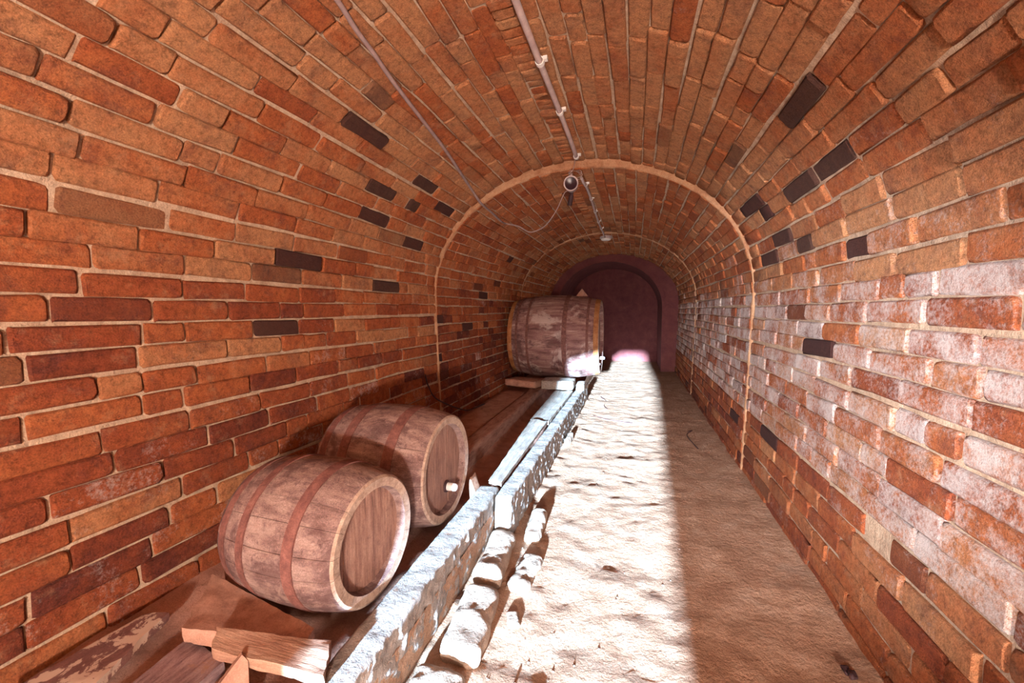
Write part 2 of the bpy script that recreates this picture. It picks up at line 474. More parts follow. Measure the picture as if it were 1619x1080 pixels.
# ------------------------------------------------------------------ steps in the vault, end arch, end wall, entrance wall
def step_face(name, secA, secB, y, mat, offA=0.030, offB=0.0, depth=0.05, ragged=0.010):
    A, B = profile(secA, offA, 96), profile(secB, offB, 96)
    V, Fc = [], []; m = len(A)
    for k in range(4):
        for i in range(m):
            a, b = Vector((A[i][0], 0, A[i][1])), Vector((B[i][0], 0, B[i][1]))
            rg = fbm((a.x, 0, a.z), 7, 3, 5) * ragged; d = (b - a)
            dn = d.normalized() if d.length > 1e-5 else Vector((0, 0, 0))
            p = a if k == 0 else (b + dn * (0.001 + rg * 0.4))
            yy = y - 0.004 + 0.006 * fbm((a.x, k, a.z), 12, 3, 9) - (0.006 if k == 1 else 0)
            if k == 1: p = b * 0.8 + a * 0.2
            if k == 2: yy = y - 0.004
            if k == 3: yy = y + depth; p = b - dn * 0.004
            V.append((p.x, yy, p.z))
    for k in range(3):
        for i in range(m - 1): Fc.append((k * m + i, k * m + i + 1, (k + 1) * m + i + 1, (k + 1) * m + i))
    return tag(obj(name, mesh_from(name, V, Fc), mat), kind='structure')
step_face('trim_1', 'near', 'mid', Y_RING, M['step'])
step_face('trim_2', 'mid', 'far', Y_STEP, M['step'])

def arch_outline(cx, a, zs, b, n, z0):
    return [(cx - a, z0)] + [(cx + a * math.cos(math.pi * (1 - i / n)), zs + b * math.sin(math.pi * i / n)) for i in range(n + 1)] + [(cx + a, z0)]
def holed_wall(name, inner, outer, y0, y1, mat):
    n = len(inner); V, Fc = [], []
    for (P, y) in ((outer, y0), (inner, y0), (inner, y1), (outer, y1)):
        V += [(x, y, z) for x, z in P]
    for k in range(4):
        a, b = k * n, ((k + 1) % 4) * n
        for i in range(n - 1): Fc.append((a + i, b + i, b + i + 1, a + i + 1))
    me = mesh_from(name, V, Fc, False)
    o = obj(name, me, mat); return tag(o, kind='structure')
inn = arch_outline(-0.42 * H, 0.85 * H, 1.05 * H, 0.745 * H, 48, -0.05)
out = arch_outline(CX, 1.25 * H, 1.12 * H, 1.05 * H, 48, -0.05)
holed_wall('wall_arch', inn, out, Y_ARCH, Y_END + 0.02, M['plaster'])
fo, Ff = grid_box(30, 1, 30)
V = [((v[0]) * 1.6 * H + CX, Y_END + 0.05 + v[1] * 0.05 + 0.02 * fbm((v[0] * 2, 0, v[2] * 2), 2, 4, 2), 1.1 * H + v[2] * 1.2 * H) for v in fo]
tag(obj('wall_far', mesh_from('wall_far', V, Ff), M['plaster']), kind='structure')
# entrance end behind the viewpoint: a wall whose doorway outline is shaped to trim the daylight
door = [(-0.74, -1.0), (-0.70, -0.62), (-0.60, 0.0), (-0.56, 0.26), (-0.44, 0.30), (-0.24, 0.36), (-0.10, 0.47), (0.30, 0.47), (0.37, 0.0), (0.24, -0.45), (0.16, -0.72), (0.10, -1.0)]
door = [(x * H, (z + 1) * H) for x, z in door]
oo = arch_outline(CX, 1.3 * H, 1.12 * H, 1.05 * H, 9, -0.05)
holed_wall('wall_back', door, oo, Y_BACK - 0.30, Y_BACK, M['mortar'])

# ------------------------------------------------------------------ floor and ledge
def height_floor(x, y):
    h = 0.010 * fbm((x, y, 0), 3.0, 4, 1) + 0.005 * fbm((x, y, 0), 14, 3, 4)
    e = max(0, (x - 0.45) / 0.33); h += 0.012 * min(e, 1) ** 2
    b = max(0, 1 - (x + 0.62) / 0.20); h += 0.02 * min(b, 1) * (0.6 + fbm((x, y, 0), 6, 3, 8))
    return h
def ground(name, x0, x1, y0, y1, step, hf, mat):
    nx, ny = int((x1 - x0) / step), int((y1 - y0) / step); V, Fc = [], []
    for j in range(ny + 1):
        for i in range(nx + 1):
            x, y = x0 + (x1 - x0) * i / nx, y0 + (y1 - y0) * j / ny
            V.append((x, y, hf(x, y)))
    for j in range(ny):
        for i in range(nx):
            a = j * (nx + 1) + i; Fc.append((a, a + 1, a + nx + 2, a + nx + 1))
    return tag(obj(name, mesh_from(name, V, Fc), mat), kind='structure')
ground('floor', -0.66, 0.80, -2.5, Y_END + 0.05, 0.025, height_floor, M['earth'])
def height_ledge(x, y):
    t = (x + 0.66) / -0.95
    h = LEDGE - 0.018 + 0.016 * fbm((x, y, 3), 4, 4, 6) + 0.015 * max(0, t - 0.72) / 0.28
    if y > 2.0 and -1.04 < x < -0.70: h -= 0.05 * min(1, (y - 2.0) / 0.2)
    return h
ground('floor_ledge', -1.66, -0.66, -0.4, Y_END + 0.05, 0.025, height_ledge, M['dust'])
V = [(-0.66, -0.4, 0.14), (-0.66, Y_END, 0.14), (-0.66, Y_END, -0.05), (-0.66, -0.4, -0.05)]
tag(obj('trim_3', mesh_from('ledge_edge', V, [(3, 2, 1, 0)]), M['earth']), kind='structure')
V = [(-1.66, -0.4, 0.15), (-0.66, -0.4, 0.15), (-0.66, -0.4, -0.05), (-1.66, -0.4, -0.05)]
tag(obj('trim_4', mesh_from('ledge_end', V, [(3, 2, 1, 0)]), M['earth']), kind='structure')
V = [(-1.66, -2.5, 0.0), (-0.64, -2.5, 0.0), (-0.64, -0.38, 0.0), (-1.66, -0.38, 0.0)]
tag(obj('floor_entrance', mesh_from('floor_entrance', V, [(0, 1, 2, 3)]), M['earth']), kind='structure')

# ------------------------------------------------------------------ wood and iron
M['stave'] = simple('stave_wood', [(0.25, (0.080, 0.043, 0.042)), (0.42, (0.17, 0.102, 0.09)), (0.58, (0.26, 0.172, 0.15)), (0.76, (0.37, 0.265, 0.23))], 4.5, (2.0, 6, 6), 0.7, 0.006,
                    spots=[(7, 0.50, 0.60, (0.085, 0.042, 0.042), 0.75), (26, 0.57, 0.66, (0.07, 0.033, 0.035), 0.6), (6, 0.58, 0.70, (0.41, 0.30, 0.255), 0.5)], bscale=12, fine=0.35)
M['stave_old'] = simple('stave_wood_limed', [(0.25, (0.07, 0.03, 0.03)), (0.42, (0.19, 0.09, 0.08)), (0.58, (0.31, 0.18, 0.155)), (0.76, (0.52, 0.39, 0.34))], 3, (0.8, 6, 6), 0.7, 0.008,
                        spots=[(3, 0.52, 0.60, (0.075, 0.03, 0.03), 0.7), (2.6, 0.55, 0.63, (0.55, 0.43, 0.38), 0.65), (14, 0.58, 0.66, (0.07, 0.03, 0.03), 0.5)], bscale=9, fine=0.3)
M['chime'] = simple('chime_wood', [(0.3, (0.22, 0.14, 0.105)), (0.55, (0.36, 0.255, 0.195)), (0.75, (0.46, 0.35, 0.275))], 14, (1, 3, 3), 0.5, 0.003, spots=[(20, 0.58, 0.7, (0.13, 0.07, 0.06), 0.5)], fine=0.2)
M['head'] = simple('head_wood', [(0.25, (0.10, 0.05, 0.042)), (0.5, (0.23, 0.125, 0.095)), (0.75, (0.36, 0.22, 0.17))], 6, (4, 9, 1.2), 0.6, 0.004, spots=[(12, 0.57, 0.7, (0.08, 0.04, 0.035), 0.6)], bscale=9, fine=0.2)
M['hoop'] = simple('rusted_hoop', [(0.3, (0.10, 0.04, 0.035)), (0.55, (0.18, 0.075, 0.062)), (0.75, (0.27, 0.13, 0.10))], 30, (1, 1, 1), 0.5, 0.002, rough=0.85, fine=0.2)
M['hoop_orange'] = simple('orange_rust_hoop', [(0.3, (0.20, 0.075, 0.03)), (0.55, (0.36, 0.15, 0.055)), (0.8, (0.45, 0.26, 0.15))], 14, (1, 1, 1), 0.5, 0.002, rough=0.85, fine=0.2)
M['plank_grey'] = simple('weathered_plank', [(0.3, (0.18, 0.14, 0.115)), (0.5, (0.30, 0.25, 0.21)), (0.75, (0.40, 0.34, 0.29))], 6, (9, 1, 9), 0.5, 0.004, spots=[(22, 0.62, 0.7, (0.14, 0.08, 0.06), 0.6)], bscale=14, fine=0.15)
M['plank_brown'] = simple('dusty_plank', [(0.3, (0.23, 0.11, 0.078)), (0.5, (0.36, 0.19, 0.135)), (0.75, (0.46, 0.27, 0.20))], 7, (2, 2, 2), 0.5, 0.004, spots=[(10, 0.60, 0.7, (0.10, 0.045, 0.04), 0.5)], bscale=22, fine=0.2)
M['plank_purple'] = simple('grey_purple_plank', [(0.3, (0.12, 0.06, 0.06)), (0.5, (0.25, 0.15, 0.145)), (0.75, (0.36, 0.25, 0.23))], 6, (8, 1.5, 8), 0.6, 0.004, spots=[(9, 0.58, 0.68, (0.30, 0.15, 0.09), 0.7)], bscale=12, fine=0.2)
M['plank_painted'] = simple('flaking_paint_plank', [(0.3, (0.13, 0.055, 0.05)), (0.6, (0.21, 0.10, 0.085)), (0.8, (0.27, 0.14, 0.11))], 9, (3, 1, 3), 0.6, 0.004, spots=[(11, 0.50, 0.53, (0.56, 0.41, 0.32), 0.95)], bscale=18, fine=0.2)
M['plank_split'] = simple('split_plank', [(0.3, (0.24, 0.115, 0.08)), (0.5, (0.36, 0.20, 0.135)), (0.75, (0.47, 0.32, 0.23))], 5, (1.0, 9, 9), 0.7, 0.006, bscale=8, fine=0.2)
M['beam'] = simple('hewn_beam', [(0.3, (0.15, 0.12, 0.105)), (0.5, (0.26, 0.22, 0.195)), (0.75, (0.36, 0.31, 0.28))], 9, (1, 1, 1), 0.9, 0.012, spots=[(14, 0.60, 0.68, (0.25, 0.12, 0.07), 0.7)], bscale=40, fine=0.2)
M['rail'] = simple('dusty_rail', [(0.3, (0.19, 0.09, 0.07)), (0.5, (0.34, 0.185, 0.14)), (0.75, (0.46, 0.29, 0.23))], 9, (4, 1, 4), 0.8, 0.01, bscale=22, fine=0.2)
M['stone'] = simple('rubble', [(0.3, (0.22, 0.15, 0.11)), (0.5, (0.33, 0.24, 0.185)), (0.75, (0.43, 0.34, 0.27))], 9, (1, 1, 1), 1.0, 0.012, coord='W', bscale=40, fine=0.2)
M['pipe'] = simple('painted_conduit', [(0.3, (0.34, 0.25, 0.24)), (0.6, (0.46, 0.36, 0.34)), (0.8, (0.55, 0.46, 0.44))], 18, (1, 1, 1), 0.15, 0.001, rough=0.55, spec=0.4, spots=[(40, 0.66, 0.72, (0.20, 0.10, 0.07), 0.8)])
M['cable'] = simple('old_cable', [(0.3, (0.22, 0.15, 0.145)), (0.7, (0.34, 0.25, 0.24))], 20, rough=0.6, bump=0.1, bdist=0.001)
M['white'] = simple('white_plastic', [(0.3, (0.62, 0.57, 0.53)), (0.7, (0.72, 0.68, 0.65))], 20, rough=0.5, bump=0.1, bdist=0.001, spec=0.4)
M['dark'] = simple('dark_iron', [(0.3, (0.03, 0.014, 0.016)), (0.7, (0.065, 0.032, 0.034))], 20, rough=0.6, bump=0.3, bdist=0.002)
M['wire'] = simple('bare_wire', [(0.3, (0.24, 0.15, 0.12)), (0.7, (0.38, 0.28, 0.24))], 20, rough=0.5, bump=0.1, bdist=0.001)
M['lens'] = NT('dark_lens').done((0.03, 0.012, 0.016), None, 0.25)
def lamp_mat(name, c, st):
    s = NT(name); s.b.inputs['Emission Color'].default_value = (*c, 1); s.b.inputs['Emission Strength'].default_value = st
    return s.done(c, None, 0.5)

# ------------------------------------------------------------------ barrels
def barrel(loc, yaw, length, r_head, r_bilge, n_stave, hoops, label, stave_mat, chime_mat, thick=0.044, taps=(), recess=0.035, roll=0.0, tilt=0.0):
    root = empty('wine_barrel', loc, label, 'barrel', 'wine barrels lying on the ledge')
    root.rotation_euler = (0, tilt, yaw)
    zc = r_bilge; hl = length / 2
    def rad(x): u = x / hl; return r_head + (r_bilge - r_head) * (1 - abs(u) ** 2.1)
    rr = random.Random(int(length * 1000 + n_stave))
    cuts = np.cumsum([0] + [rr.uniform(0.8, 1.2) for _ in range(n_stave)]); cuts = cuts / cuts[-1] * 2 * math.pi + roll
    xs = [-hl + length * i / 16 for i in range(17)]
    for k in range(n_stave):
        a0, a1 = cuts[k] + 0.0006 / r_bilge, cuts[k + 1] - 0.0006 / r_bilge
        lift = rr.uniform(-0.0012, 0.0012); V, Fc = [], []; na = 5
        sect = []
        for i, x in enumerate(xs):
            sect.append((x, rad(x) + lift))
        prof_out = [(-hl - 0.0, r_head - 0.010)] + sect + [(hl, r_head - 0.010)]
        prof_in = [(hl - 0.004, r_head - thick * 0.9), (hl - recess - 0.012, r_head - thick * 1.15)]
        prof_in2 = [(-hl + recess + 0.012, r_head - thick * 1.15), (-hl + 0.004, r_head - thick * 0.9)]
        pr = prof_out[:1] + [(x, r) for x, r in prof_out[1:-1]] + prof_out[-1:] + prof_in + prof_in2
        pr[1] = (-hl + 0.006, r_head - 0.001); pr[len(sect)] = (hl - 0.006, r_head - 0.001)
        m = len(pr)
        for j in range(na):
            a = a0 + (a1 - a0) * j / (na - 1)
            e = -0.0007 if j in (0, na - 1) else 0.0
            for q, (x, r) in enumerate(pr):
                rq = r + (e if q <= len(sect) + 1 else 0)
                V.append((x, rq * math.sin(a), zc + rq * math.cos(a)))
        for j in range(na - 1):
            for q in range(m):
                q2 = (q + 1) % m; Fc.append((j * m + q, j * m + q2, (j + 1) * m + q2, (j + 1) * m + q))
        Fc.append(tuple(range(m))[::-1]); Fc.append(tuple((na - 1) * m + q for q in range(m)))
        me = mesh_from('stave', V, Fc); st = obj('stave', me, stave_mat, root)
        me.materials.append(chime_mat)
        for f in me.polygons:
            if f.center.x > hl - 0.012 and len(f.vertices) == 4: f.material_index = 1
        sharp_edges(st, 38)
    for (x, wd, th, mat) in hoops:
        pr = []; ns = 4
        for i in range(ns + 1): xx = x - wd / 2 + wd * i / ns; pr.append((xx, rad(xx) + th))
        for i in range(ns, -1, -1): xx = x - wd / 2 + wd * i / ns; pr.append((xx, rad(xx) - 0.002))
        V, Fc = lathe_x(pr, 64, True); V = [(a, b * (1 + 0.004 * math.sin(3 * math.atan2(c, b))), c + zc) for a, b, c in V]
        hp = obj('hoop', mesh_from('hoop', V, Fc), mat, root); sharp_edges(hp, 45)
    # heads made of upright boards
    rh = r_head - thick * 1.02; nb = 6 if r_head < 0.3 else 8
    for side in (1, -1):
        e = [-rh + 2 * rh * i / nb + (rr.uniform(-0.012, 0.012) if 0 < i < nb else 0) for i in range(nb + 1)]
        for i in range(nb):
            y0, y1 = e[i] + 0.001, e[i + 1] - 0.001; V, Fc = [], []; nn = 8
            xo = side * (hl - recess + rr.uniform(-0.001, 0.001))
            for dx in (0, -side * 0.02):
                for j in range(nn + 1):
                    y = y0 + (y1 - y0) * j / nn; c = math.sqrt(max(rh * rh - y * y, 1e-6))
                    V.append((xo + dx, y, zc - c)); V.append((xo + dx, y, zc + c))
            b0 = 2 * (nn + 1)
            for j in range(nn):
                a = 2 * j; Fc.append((a, a + 2, a + 3, a + 1)); Fc.append((b0 + a, b0 + a + 1, b0 + a + 3, b0 + a + 2))
                Fc.append((a, b0 + a, b0 + a + 2, a + 2)); Fc.append((a + 1, a + 3, b0 + a + 3, b0 + a + 1))
            Fc.append((0, 1, b0 + 1, b0)); q = 2 * nn; Fc.append((q, b0 + q, b0 + q + 1, q + 1))
            me = mesh_from('head_board', V, Fc, False)
            bm = bmesh.new(); bm.from_mesh(me); bmesh.ops.recalc_face_normals(bm, faces=bm.faces); bm.to_mesh(me); bm.free()
            obj('head_board', me, M['head'], root)
    for (ty, tz, r, ln, mt) in taps:
        x0 = hl - recess
        V, Fc = lathe_x([(x0 - 0.005, r), (x0 + ln * 0.3, r), (x0 + ln * 0.9, r * 0.92), (x0 + ln, r * 0.7), (x0 + ln, 0.0005)], 16)
        V = [(a, b + ty, c + zc + tz) for a, b, c in V]
        tp = obj('bung', mesh_from('bung', V, Fc), mt, root); tp['label'] = 'pale plug driven into the barrel head'; sharp_edges(tp, 40)
        V, Fc = lathe_x([(x0 - 0.004, r * 1.5), (x0 + 0.008, r * 1.45), (x0 + 0.010, r * 0.98), (x0 - 0.004, r * 0.98)], 16, True)
        cl = obj('plug_collar', mesh_from('plug_collar', [(a, b + ty, c + zc + tz) for a, b, c in V], Fc), M['dark'], tp); cl['label'] = 'dark collar round the plug'
    return root
HP, HO = M['hoop'], M['hoop_orange']
L1 = 0.465
barrel((-0.805 - L1 / 2, 1.195 + 0.02, 0.153), R(-4), L1, 0.208, 0.240, 17,
       [(0.095, 0.036, 0.004, HP), (-0.095, 0.030, 0.004, HP), (-0.19, 0.028, 0.004, HP)],
       'weathered small wine barrel with plain plank head, lying behind the dusty saddle board', M['stave'], M['chime'])
L2 = 0.535
barrel((-0.805 - L2 / 2, 1.775, 0.150), R(-1.5), L2, 0.243, 0.276, 18,
       [(0.11, 0.046, 0.003, HP), (-0.11, 0.046, 0.003, HP), (-0.225, 0.036, 0.003, HP)],
       'weathered wine barrel with a pale plug in its head, between the other two barrels', M['stave'], M['chime'],
       taps=[(0.045, -0.105, 0.019, 0.055, M['white'])], roll=0.1)
L3 = 1.13
barrel((-0.40 - L3 / 2, 5.62, 0.262), R(0), L3, 0.468, 0.540, 26,
       [(0.53, 0.055, 0.005, HO), (0.43, 0.030, 0.005, HP), (0.16, 0.055, 0.005, HP), (-0.30, 0.03, 0.005, HP), (-0.44, 0.03, 0.005, HP), (-0.53, 0.055, 0.005, HO)],
       'large old wine cask with dark iron hoops and lime stains, raised on timber blocks', M['stave_old'], M['chime'], thick=0.05,
       taps=[(-0.10, -0.26, 0.020, 0.10, M['white']), (-0.16, -0.33, 0.016, 0.05, M['white'])], recess=0.05)

# ------------------------------------------------------------------ bearer beams, planks, blocks
def block(name, dims, loc, rotz, mat, label, cat, seg=(8, 40, 8), r=0.012, amp=0.006, freq=12, seed=1, group=None, warp=None):
    me = rough_box(dims, seg, r, amp, freq, seed, 4, warp)
    o = obj(name, me, mat, None, loc); o.rotation_euler = (0, 0, rotz)
    return tag(o, label, cat, group)
def hewn(seed, half):
    def wf(p):
        if p.x > half * 0.5 and p.z < 0.20:
            p = p.copy(); p.x += 0.010 * fbm(p, 26, 4, seed) + 0.006 * fbm(p, 70, 2, seed) - 0.004
        return p
    return wf
block('timber_beam', (0.105, 1.95, 0.225), (-0.708, 1.115, 0.004), R(0.3), M['beam'], 'rough squared beam in front of the two small barrels', 'beam', (8, 150, 18), 0.014, 0.004, 9, 3, 'bearer beams along the walkway', hewn(3, 0.05))
block('timber_beam', (0.085, 3.55, 0.222), (-0.602, 3.745, 0.004), R(-0.2), M['beam'], 'rough squared beam running up to the large cask', 'beam', (8, 220, 16), 0.012, 0.004, 9, 8, 'bearer beams along the walkway', hewn(8, 0.04))
block('bearer_rail', (0.13, 3.2, 0.165), (-1.10, 3.75, 0.055), R(0.4), M['rail'], 'dusty brown rail lying along the ledge behind the long beam', 'beam', (6, 90, 8), 0.012, 0.006, 8, 5)

def plank(name, c, thick, mat, label, cat='plank', seed=1, amp=0.003, group=None, sag=0.0, nu=14, nv=6):
    me, base = quad_plank(c, thick, nu, nv, amp, 14, seed, sag)
    o = obj(name, me, mat, None, base); sharp_edges(o, 50)
    return tag(o, label, cat, group)
plank('plank', [(-0.79, 3.36, 0.262), (-0.66, 3.36, 0.255), (-0.652, 2.10, 0.248), (-0.725, 2.10, 0.25)], 0.022, M['plank_grey'], 'pale grey plank lying along the long beam', seed=3, nu=6, nv=30)
plank('plank', [(-0.84, 4.75, 0.246), (-0.645, 4.75, 0.246), (-0.655, 3.40, 0.246), (-0.81, 3.40, 0.246)], 0.03, M['plank_grey'], 'stained pale plank reaching under the large cask', seed=9, nu=8, nv=30)
plank('plank', [(-1.40, 4.72, 0.215), (-1.18, 4.72, 0.215), (-1.17, 2.35, 0.195), (-1.47, 2.35, 0.20)], 0.03, M['plank_brown'], 'wide dust-covered board between the dusty rail and the wall', seed=12, nu=8, nv=36)
block('timber_block', (0.36, 0.30, 0.10), (-0.83, 4.92, 0.247), R(0), M['plank_grey'], 'pale squared block wedged under the open end of the cask', 'block', (16, 12, 6), 0.012, 0.006, 14, 2)
block('timber_block', (0.42, 0.26, 0.085), (-1.27, 5.06, 0.225), R(-16), M['plank_brown'], 'brown squared block under the wall end of the cask', 'block', (16, 12, 6), 0.010, 0.005, 14, 4)
block('timber_block', (0.09, 0.26, 0.075), (-0.585, 5.0, 0.228), R(3), M['plank_grey'], 'short pale chock on the end of the long beam', 'block', (8, 10, 5), 0.010, 0.006, 16, 6)
block('timber_block', (0.12, 0.9, 0.13), (-1.10, 5.86, 0.13), R(0), M['rail'], 'dark bearer block lying beneath the large cask', 'block', (6, 24, 5), 0.010, 0.005, 16, 7)

# bottom left: loose boards
plank('plank', [(-1.475, 0.93, 0.19), (-1.40, 0.945, 0.195), (-1.27, 0.60, 0.195), (-1.50, 0.60, 0.19)], 0.025, M['plank_painted'], 'board with flaking pale paint lying beside the wall', seed=21, nu=8, nv=16)
plank('plank', [(-1.265, 0.915, 0.172), (-1.085, 0.87, 0.172), (-1.08, 0.60, 0.172), (-1.235, 0.60, 0.172)], 0.045, M['plank_purple'], 'grey-purple weathered plank under the end of the saddle board', seed=22, nu=10, nv=14)
plank('saddle_board', [(-1.385, 1.085, 0.244), (-0.875, 0.985, 0.226), (-0.855, 0.935, 0.222), (-1.235, 0.872, 0.236)], 0.045, M['plank_brown'], 'broad dusty saddle board in front of the small barrel', seed=23, nu=24, nv=10, sag=-0.006, amp=0.005)
plank('split_board', [(-1.10, 0.868, 0.268), (-0.772, 0.925, 0.256), (-0.712, 0.825, 0.256), (-1.055, 0.815, 0.262)], 0.030, M['plank_split'], 'split pale-ended board resting against the near beam', seed=24, nu=24, nv=8, amp=0.006)
# pointed stake
V = [(-0.09, 0, 0), (0.04, 0, 0), (0.042, 0, 0.125), (0.03, 0, 0.145), (-0.09, 0, 0.035)]
V = V + [(x, 0.02, z) for x, _, z in V]
me = mesh_from('stake', V, [(0, 1, 2, 3, 4), (9, 8, 7, 6, 5), (0, 5, 6, 1), (1, 6, 7, 2), (2, 7, 8, 3), (3, 8, 9, 4), (4, 9, 5, 0)], False)
o = obj('pointed_board', me, M['plank_brown'], None, (-0.938, 0.765, 0.130)); o.rotation_euler = (R(-14), 0, R(52))
tag(o, 'short pointed board stuck upright in the dirt by the split board', 'board')
# small wedges
def wedge(loc, dims, rotz, mat, label, seed=1):
    a, b, c = dims
    def wf(p): q = p.copy(); q.z *= 1 - 0.6 * (p.x / a + 0.5); return q
    return block('wedge', dims, loc, rotz, mat, label, 'wedge', (8, 6, 6), 0.008, 0.004, 18, seed, None, wf)
wedge((-0.783, 2.055, 0.13), (0.035, 0.09, 0.17), R(0), M['plank_split'], 'small pale wedge beside the plugged barrel', 3)
wedge((-1.345, 1.19, 0.14), (0.12, 0.09, 0.10), R(100), M['plank_brown'], 'dark wedge tucked under the near small barrel by the wall', 4)
# scrap of board on top of the cask
V = [(-0.075, 0, 0), (0.085, 0, 0), (0.005, 0, 0.10)]; V += [(x, 0.022, z) for x, _, z in V]
o = obj('wood_scrap', mesh_from('wood_scrap', V, [(0, 1, 2), (5, 4, 3), (0, 3, 4, 1), (1, 4, 5, 2), (2, 5, 3, 0)], False), M['plank_brown'], None, (-0.66, 5.62, 1.324))
tag(o, 'triangular scrap of board standing on the large cask', 'board')

# rubble beside the near beam
ST = [((-0.58, 1.77, 0), (0.12, 0.38, 0.085), 4, 'flat long rubble stone at the joint of the two beams'),
      ((-0.54, 1.375, 0), (0.14, 0.35, 0.08), 6, 'long rounded rubble stone at the foot of the near beam'),
      ((-0.432, 1.74, 0), (0.09, 0.26, 0.05), -4, 'small low stone next to the flat long rubble stone'),
      ((-0.475, 2.14, 0), (0.085, 0.30, 0.075), 3, 'narrow stone beside the start of the long beam'),
      ((-0.55, 1.04, 0), (0.16, 0.25, 0.065), 3, 'broad rubble lump near the end of the near beam'),
      ((-0.525, 3.66, 0), (0.045, 0.26, 0.07), -2, 'slim stone chip against the long beam'),
      ((-0.41, 1.46, 0), (0.05, 0.09, 0.03), 20, 'pebble-sized chip beside the long rounded rubble stone')]
for i, (loc, dims, rz, lab) in enumerate(ST):
    z = height_floor(loc[0], loc[1]) - 0.022
    block('rubble_stone', dims, (loc[0], loc[1], z), R(rz), M['stone'], lab, 'stone', (14, 26, 8), min(dims) * 0.42, 0.009 if i < 5 else 0.005, 10, 30 + i, 'rubble along the walkway')

# crumbs of mortar and stone too small to count
V, Fc = [], []; rc = random.Random(5)
for i in range(420):
    x = -0.50 + 0.75 * rc.random() ** 1.8; y = 0.95 + 4.2 * rc.random() ** 1.6; r = 0.0015 + 0.005 * rc.random() ** 3; z = height_floor(x, y)
    k = len(V)
    for (a, b, c) in ((1, 0, 0), (-1, 0, 0), (0, 1, 0), (0, -1, 0), (0, 0, 1), (0, 0, -1)):
        j = rc.uniform(0.6, 1.25); V.append((x + a * r * j, y + b * r * j, z + c * r * 0.6 * j))
    Fc += [tuple(k + q for q in f) for f in ((0, 2, 4), (2, 1, 4), (1, 3, 4), (3, 0, 4), (2, 0, 5), (1, 2, 5), (3, 1, 5), (0, 3, 5))]
tag(obj('floor_crumbs', mesh_from('floor_crumbs', V, Fc), M['stone']), 'fine crumbs of mortar and stone scattered over the walkway', 'crumbs', kind='stuff')

# loose barrel hoop against the left wall
pts = [on_x(672, 592, -1.395 * H), on_x(678, 612, -1.375 * H), on_x(692, 632, -1.34 * H), Vector((-1.49, 3.62, 0.235)), Vector((-1.43, 3.75, 0.228)), Vector((-1.40, 3.95, 0.228))]
o = obj('loose_hoop', tube_mesh(spline(pts, 8), 0.006, 6), M['dark']); tag(o, 'dark bent iron hoop leaning on the brick wall', 'hoop')
# twigs on the floor
def twig(px, label, r=0.004):
    P = [on_z(u, v, 0.012) for u, v in px]; P = [Vector((p.x, p.y, height_floor(p.x, p.y) + r * 0.7)) for p in P]
    tag(obj('twig', tube_mesh(spline(P, 5), r, 6), M['dark']), label, 'twig', 'twigs on the floor')
twig([(1087, 682), (1094, 680), (1086, 686), (1092, 695), (1104, 708)], 'thin bent twig near the right wall')
twig([(938, 655), (955, 660), (972, 664), (1000, 668)], 'long thin twig lying past the end of the long beam', 0.003)
twig([(950, 627), (958, 632), (955, 640), (960, 646)], 'short curled twig in front of the large cask', 0.004)
for i, (u, v) in enumerate([(1338, 1058), (1348, 1066)]):
    p = on_z(u, v, 0.01)
    tag(obj('debris', rough_box((0.022, 0.034, 0.014), (6, 6, 4), 0.006, 0.006, 60, i), M['dark'], None, (p.x, p.y, height_floor(p.x, p.y) - 0.002)), 'small dark crumb on the floor by the right wall', 'debris', 'dark crumbs')

# ------------------------------------------------------------------ pipes, cable and lamp on the vault
def crown(sec, x):
    a, b = SEC[sec]; return SPRING + b * math.sqrt(max(0, 1 - ((x - CX) / a) ** 2))
PX = -0.368 * H
zc = crown('near', PX) - 0.022
root = empty('conduit', (PX, 1.5, zc), 'pale painted conduit pipe fixed along the crown of the near vault', 'conduit', 'conduits on the vault')
pts = [Vector((0.004 * math.sin(y * 3), y - 1.5, 0.003 * math.sin(y * 2.3))) for y in np.linspace(-0.5, 2.80 * H, 24)]
obj('pipe', tube_mesh(pts, 0.0145, 12), M['pipe'], root)
def clip_mesh(r):
    V, Fc = lathe_x([(-0.012, r + 0.001), (-0.012, r + 0.006), (0.012, r + 0.006), (0.012, r + 0.001)], 14, True)
    V = [(b, a, c) for a, b, c in V]; k = len(V)
    B = [(x, y, z) for x in (r, r + 0.02) for y in (-0.011, 0.011) for z in (0.002, r + 0.012)]
    V += B; Fc = Fc + [tuple(k + i for i in f) for f in ((0, 1, 3, 2), (4, 6, 7, 5), (0, 4, 5, 1), (2, 3, 7, 6), (1, 5, 7, 3), (0, 2, 6, 4))]
    return mesh_from('clip', V, Fc, False)
cm = clip_mesh(0.0145); cm.materials.append(M['white'])
for y in (0.6, 1.30, 1.95, 2.45, 2.76 * H):
    o = obj('clip', cm, None, root, (0.004 * math.sin(y * 3), y - 1.5, 0)); o['label'] = 'white pipe clip'
zc2 = crown('mid', PX) - 0.018
root = empty('conduit', (PX, 3.6, zc2), 'thin painted conduit running from the lamp to the round ceiling box', 'conduit', 'conduits on the vault')
pts = []
for y in np.linspace(Y_RING + 0.10, 5.5 * H, 20):
    zz = (crown('mid', PX) if y < Y_STEP - 0.1 else crown('far', PX)) - 0.022
    pts.append(Vector((0.01 * math.sin(y * 2), y - 3.6, zz - zc2 - (0.02 if y < Y_RING + 0.3 else 0))))
obj('pipe', tube_mesh(pts, 0.011, 10), M['pipe'], root)
cm2 = clip_mesh(0.011); cm2.materials.append(M['white'])
for y in (3.72, 4.2, 4.75, 5.3, 5.75):
    o = obj('clip', cm2, None, root, (0.01 * math.sin(y * 2), y - 3.6, 0)); o['label'] = 'white pipe clip'
